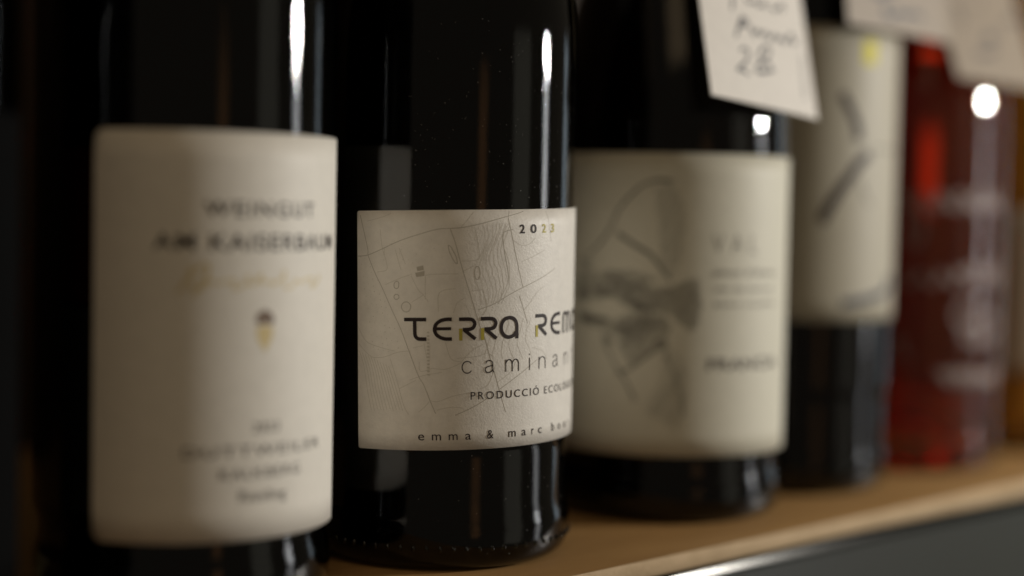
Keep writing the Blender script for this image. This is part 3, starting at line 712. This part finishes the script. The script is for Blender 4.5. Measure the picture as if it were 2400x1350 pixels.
k.ribbon([(min(xs_), (min(ys) + max(ys)) / 2), (max(xs_), (min(ys) + max(ys)) / 2)], max(ys) - min(ys))
k.wrap('yellow_mark', M['ink_yellow'], lb, R4)

# --- clear bottle of red with white printed lettering
body5 = [(0.137, R5), (0.145, R5 - .0003), (0.155, .0360), (0.168, .0325), (0.182, .0276), (0.196, .0223), (0.210, .0178), (0.224, .0151), (0.24, .0143),
         (0.278, 0.0138), (0.281, 0.0138), (0.2825, 0.0150), (0.292, 0.0150), (0.296, 0.0146)]
b5 = bottle('wine_bottle', P5, R5, body5, M['glass_clear'], M['wine_red'], M['cap_red'],
            label='clear bottle of bright red wine with white lettering printed on the glass')
k = Ink()
def scrawl(x0, x1, y, amp, wd, ph, freq=0.55):
    pts = []
    n = int((x1 - x0) / 1.4)
    for i in range(n + 1):
        pts.append((x0 + (x1 - x0) * i / n + 1.0 * math.sin(i * 1.3 + ph), y + amp * math.sin(i * freq * 2 + ph)))
    k.ribbon(catmull(pts, 4), wd)
scrawl(-6, 45, 106.5, 2.6, 1.5, 0.4)
scrawl(6, 44, 104.0, 1.8, 1.2, 1.9)
scrawl(-4, 47, 76.0, 2.8, 1.5, 1.1)
scrawl(18, 47, 79.5, 2.2, 1.2, 2.6)
for (cx, cy, rx, ry) in ((24, 62, 5.5, 5.0), (36, 57, 7.5, 5.0), (2, 96, 3.0, 8.0), (28, 55, 6, 4)):
    k.ribbon(catmull([(cx + rx * math.cos(a * math.pi / 6), cy + ry * math.sin(a * math.pi / 6)) for a in range(12)], 3, True), 1.7)
scrawl(12, 46, 38.5, 1.6, 1.9, 0.2, .8)
scrawl(16, 46, 36.0, 1.2, 1.4, 2.0, .8)
scrawl(-6, 2, 49.0, 4.0, 1.3, 0.0, .5)
k.wrap('printed_lettering', M['print_white'], b5, R5, 0.00008)

# --- amber bottle at the end
b6 = bottle('wine_bottle', P6, R6, burgundy(0.140, R6), M['glass_clear'], M['wine_amber'], M['cork'],
            label='clear bottle of amber wine with beige label beside the red one')
wrapped_label(b6, -36, 42, 34, 103.5, R6, M['paper_beige'], 2.0)

# --- bottle beside the white estate label: red over grey back label
b0 = bottle('wine_bottle', P0, R0, burgundy(0.145, R0), M['glass_black'], M['wine_dark'], M['cork'],
            label='dark bottle with red and grey label, mirrored in its neighbour\u2019s glass')
wrapped_label(b0, 10, 65.5, 15, 118, R0, M['black_reflection_mask'], 1.5)  # added black sheet, keeps this glass from mirroring the estate label
wrapped_label(b0, 66, 105, 74, 112, R0, M['paper_red'], 1.5)
wrapped_label(b0, 66, 105, 18, 73, R0, M['paper_grey'], 1.5)

# ------------------------------------------------------------------ hand-written price cards hung on the necks
def price_card(BL, rot, lean, wd, ht, cmat, strokes, pen_w, xy, neck_r, label, extra=None, neck_z=0.238):
    up0 = -math.sin(lean) * N + math.cos(lean) * Z
    w_ = math.cos(rot) * D + math.sin(rot) * up0
    h_ = -math.sin(rot) * D + math.cos(rot) * up0
    nr = w_.cross(h_)
    root = bpy.data.objects.new('price_card', None)
    root.empty_display_size = 0.01
    col.objects.link(root)
    BL = Vector(BL)
    # thin slightly curled card
    nx, ny, th = 14, 10, 0.0003
    v, f = [], []
    def curl(x, y): return 0.0007 * math.sin(math.pi * x) * (0.4 + 0.6 * y)
    for side in (0, 1):
        for j in range(ny + 1):
            for i in range(nx + 1):
                p = BL + w_ * (wd * i / nx) + h_ * (ht * j / ny) + nr * (curl(i / nx, j / ny) - side * th)
                v.append(tuple(p))
    S = (nx + 1) * (ny + 1)
    idx = lambda i, j: j * (nx + 1) + i
    for j in range(ny):
        for i in range(nx):
            q = (idx(i, j), idx(i + 1, j), idx(i + 1, j + 1), idx(i, j + 1))
            f.append(q); f.append(tuple(S + t for t in reversed(q)))
    rim = [idx(i, 0) for i in range(nx + 1)] + [idx(nx, j) for j in range(1, ny + 1)] + [idx(i, ny) for i in range(nx - 1, -1, -1)] + [idx(0, j) for j in range(ny - 1, 0, -1)]
    for a, c in zip(rim, rim[1:] + rim[:1]):
        f.append((a, a + S, c + S, c))
    card = link_mesh('card', v, f, cmat, root)
    k = Ink()
    for l in strokes:
        k.ribbon(catmull(l, 5), pen_w)
    if extra:
        (xa, ya), (xb, yb) = extra
        for t in range(16):
            s = t / 16
            k.poly([(xa + (xb - xa) * s - .5, ya + (yb - ya) * s), (xa + (xb - xa) * s + .5, ya + (yb - ya) * s), (xa + (xb - xa) * s + .5, ya + (yb - ya) * (s + .04)), (xa + (xb - xa) * s - .5, ya + (yb - ya) * (s + .04))])
    ov = []
    for x, y in k.v:
        fx, fy = x / 1000 / wd, y / 1000 / ht
        ov.append(tuple(BL + w_ * (x / 1000) + h_ * (y / 1000) + nr * (curl(min(max(fx, 0), 1), min(max(fy, 0), 1)) + 0.00006)))
    link_mesh('handwriting', ov, [q for q in k.f if all(0 < k.v[i][1] < ht * 1000 for i in q)], M['pen'], card)
    # string from the top of the card round the neck
    c0 = Vector((xy[0], xy[1], neck_z))
    hole = BL + w_ * (wd * .5) + h_ * (ht - 0.004) + nr * 0.0006
    pts = [hole, hole.lerp(c0 + N * (neck_r + .001), .5) + N * .002]
    for i in range(25):
        a = 2 * math.pi * i / 24
        pts.append(c0 + (N * math.cos(a) + D * math.sin(a)) * (neck_r + 0.0009))
    pts += [hole + D * .0008]
    v, f = [], []
    for i, p in enumerate(pts):
        tdir = (pts[min(i + 1, len(pts) - 1)] - pts[max(i - 1, 0)]).normalized()
        sx = tdir.cross(Vector((.3, .2, .9))).normalized(); sy = tdir.cross(sx)
        v += [tuple(p + (sx * math.cos(q * math.pi / 3) + sy * math.sin(q * math.pi / 3)) * 0.0006) for q in range(6)]
        if i:
            f += [((i - 1) * 6 + q, (i - 1) * 6 + (q + 1) % 6, i * 6 + (q + 1) % 6, i * 6 + q) for q in range(6)]
    link_mesh('string', v, f, M['string'], root, True)
    tag(root, label, 'price card', 'hand-written price cards hung on bottle necks')
    return root

price_card((0.0591, 0.5119, 0.135), -.09, .26, 0.0545, 0.056, M['card'], TG, 0.95, P3, 0.0150,
           'white price card reading 28 hung on the broad bottle with the sketched head', [(49.9, 21.0), (48.4, 5.7)])
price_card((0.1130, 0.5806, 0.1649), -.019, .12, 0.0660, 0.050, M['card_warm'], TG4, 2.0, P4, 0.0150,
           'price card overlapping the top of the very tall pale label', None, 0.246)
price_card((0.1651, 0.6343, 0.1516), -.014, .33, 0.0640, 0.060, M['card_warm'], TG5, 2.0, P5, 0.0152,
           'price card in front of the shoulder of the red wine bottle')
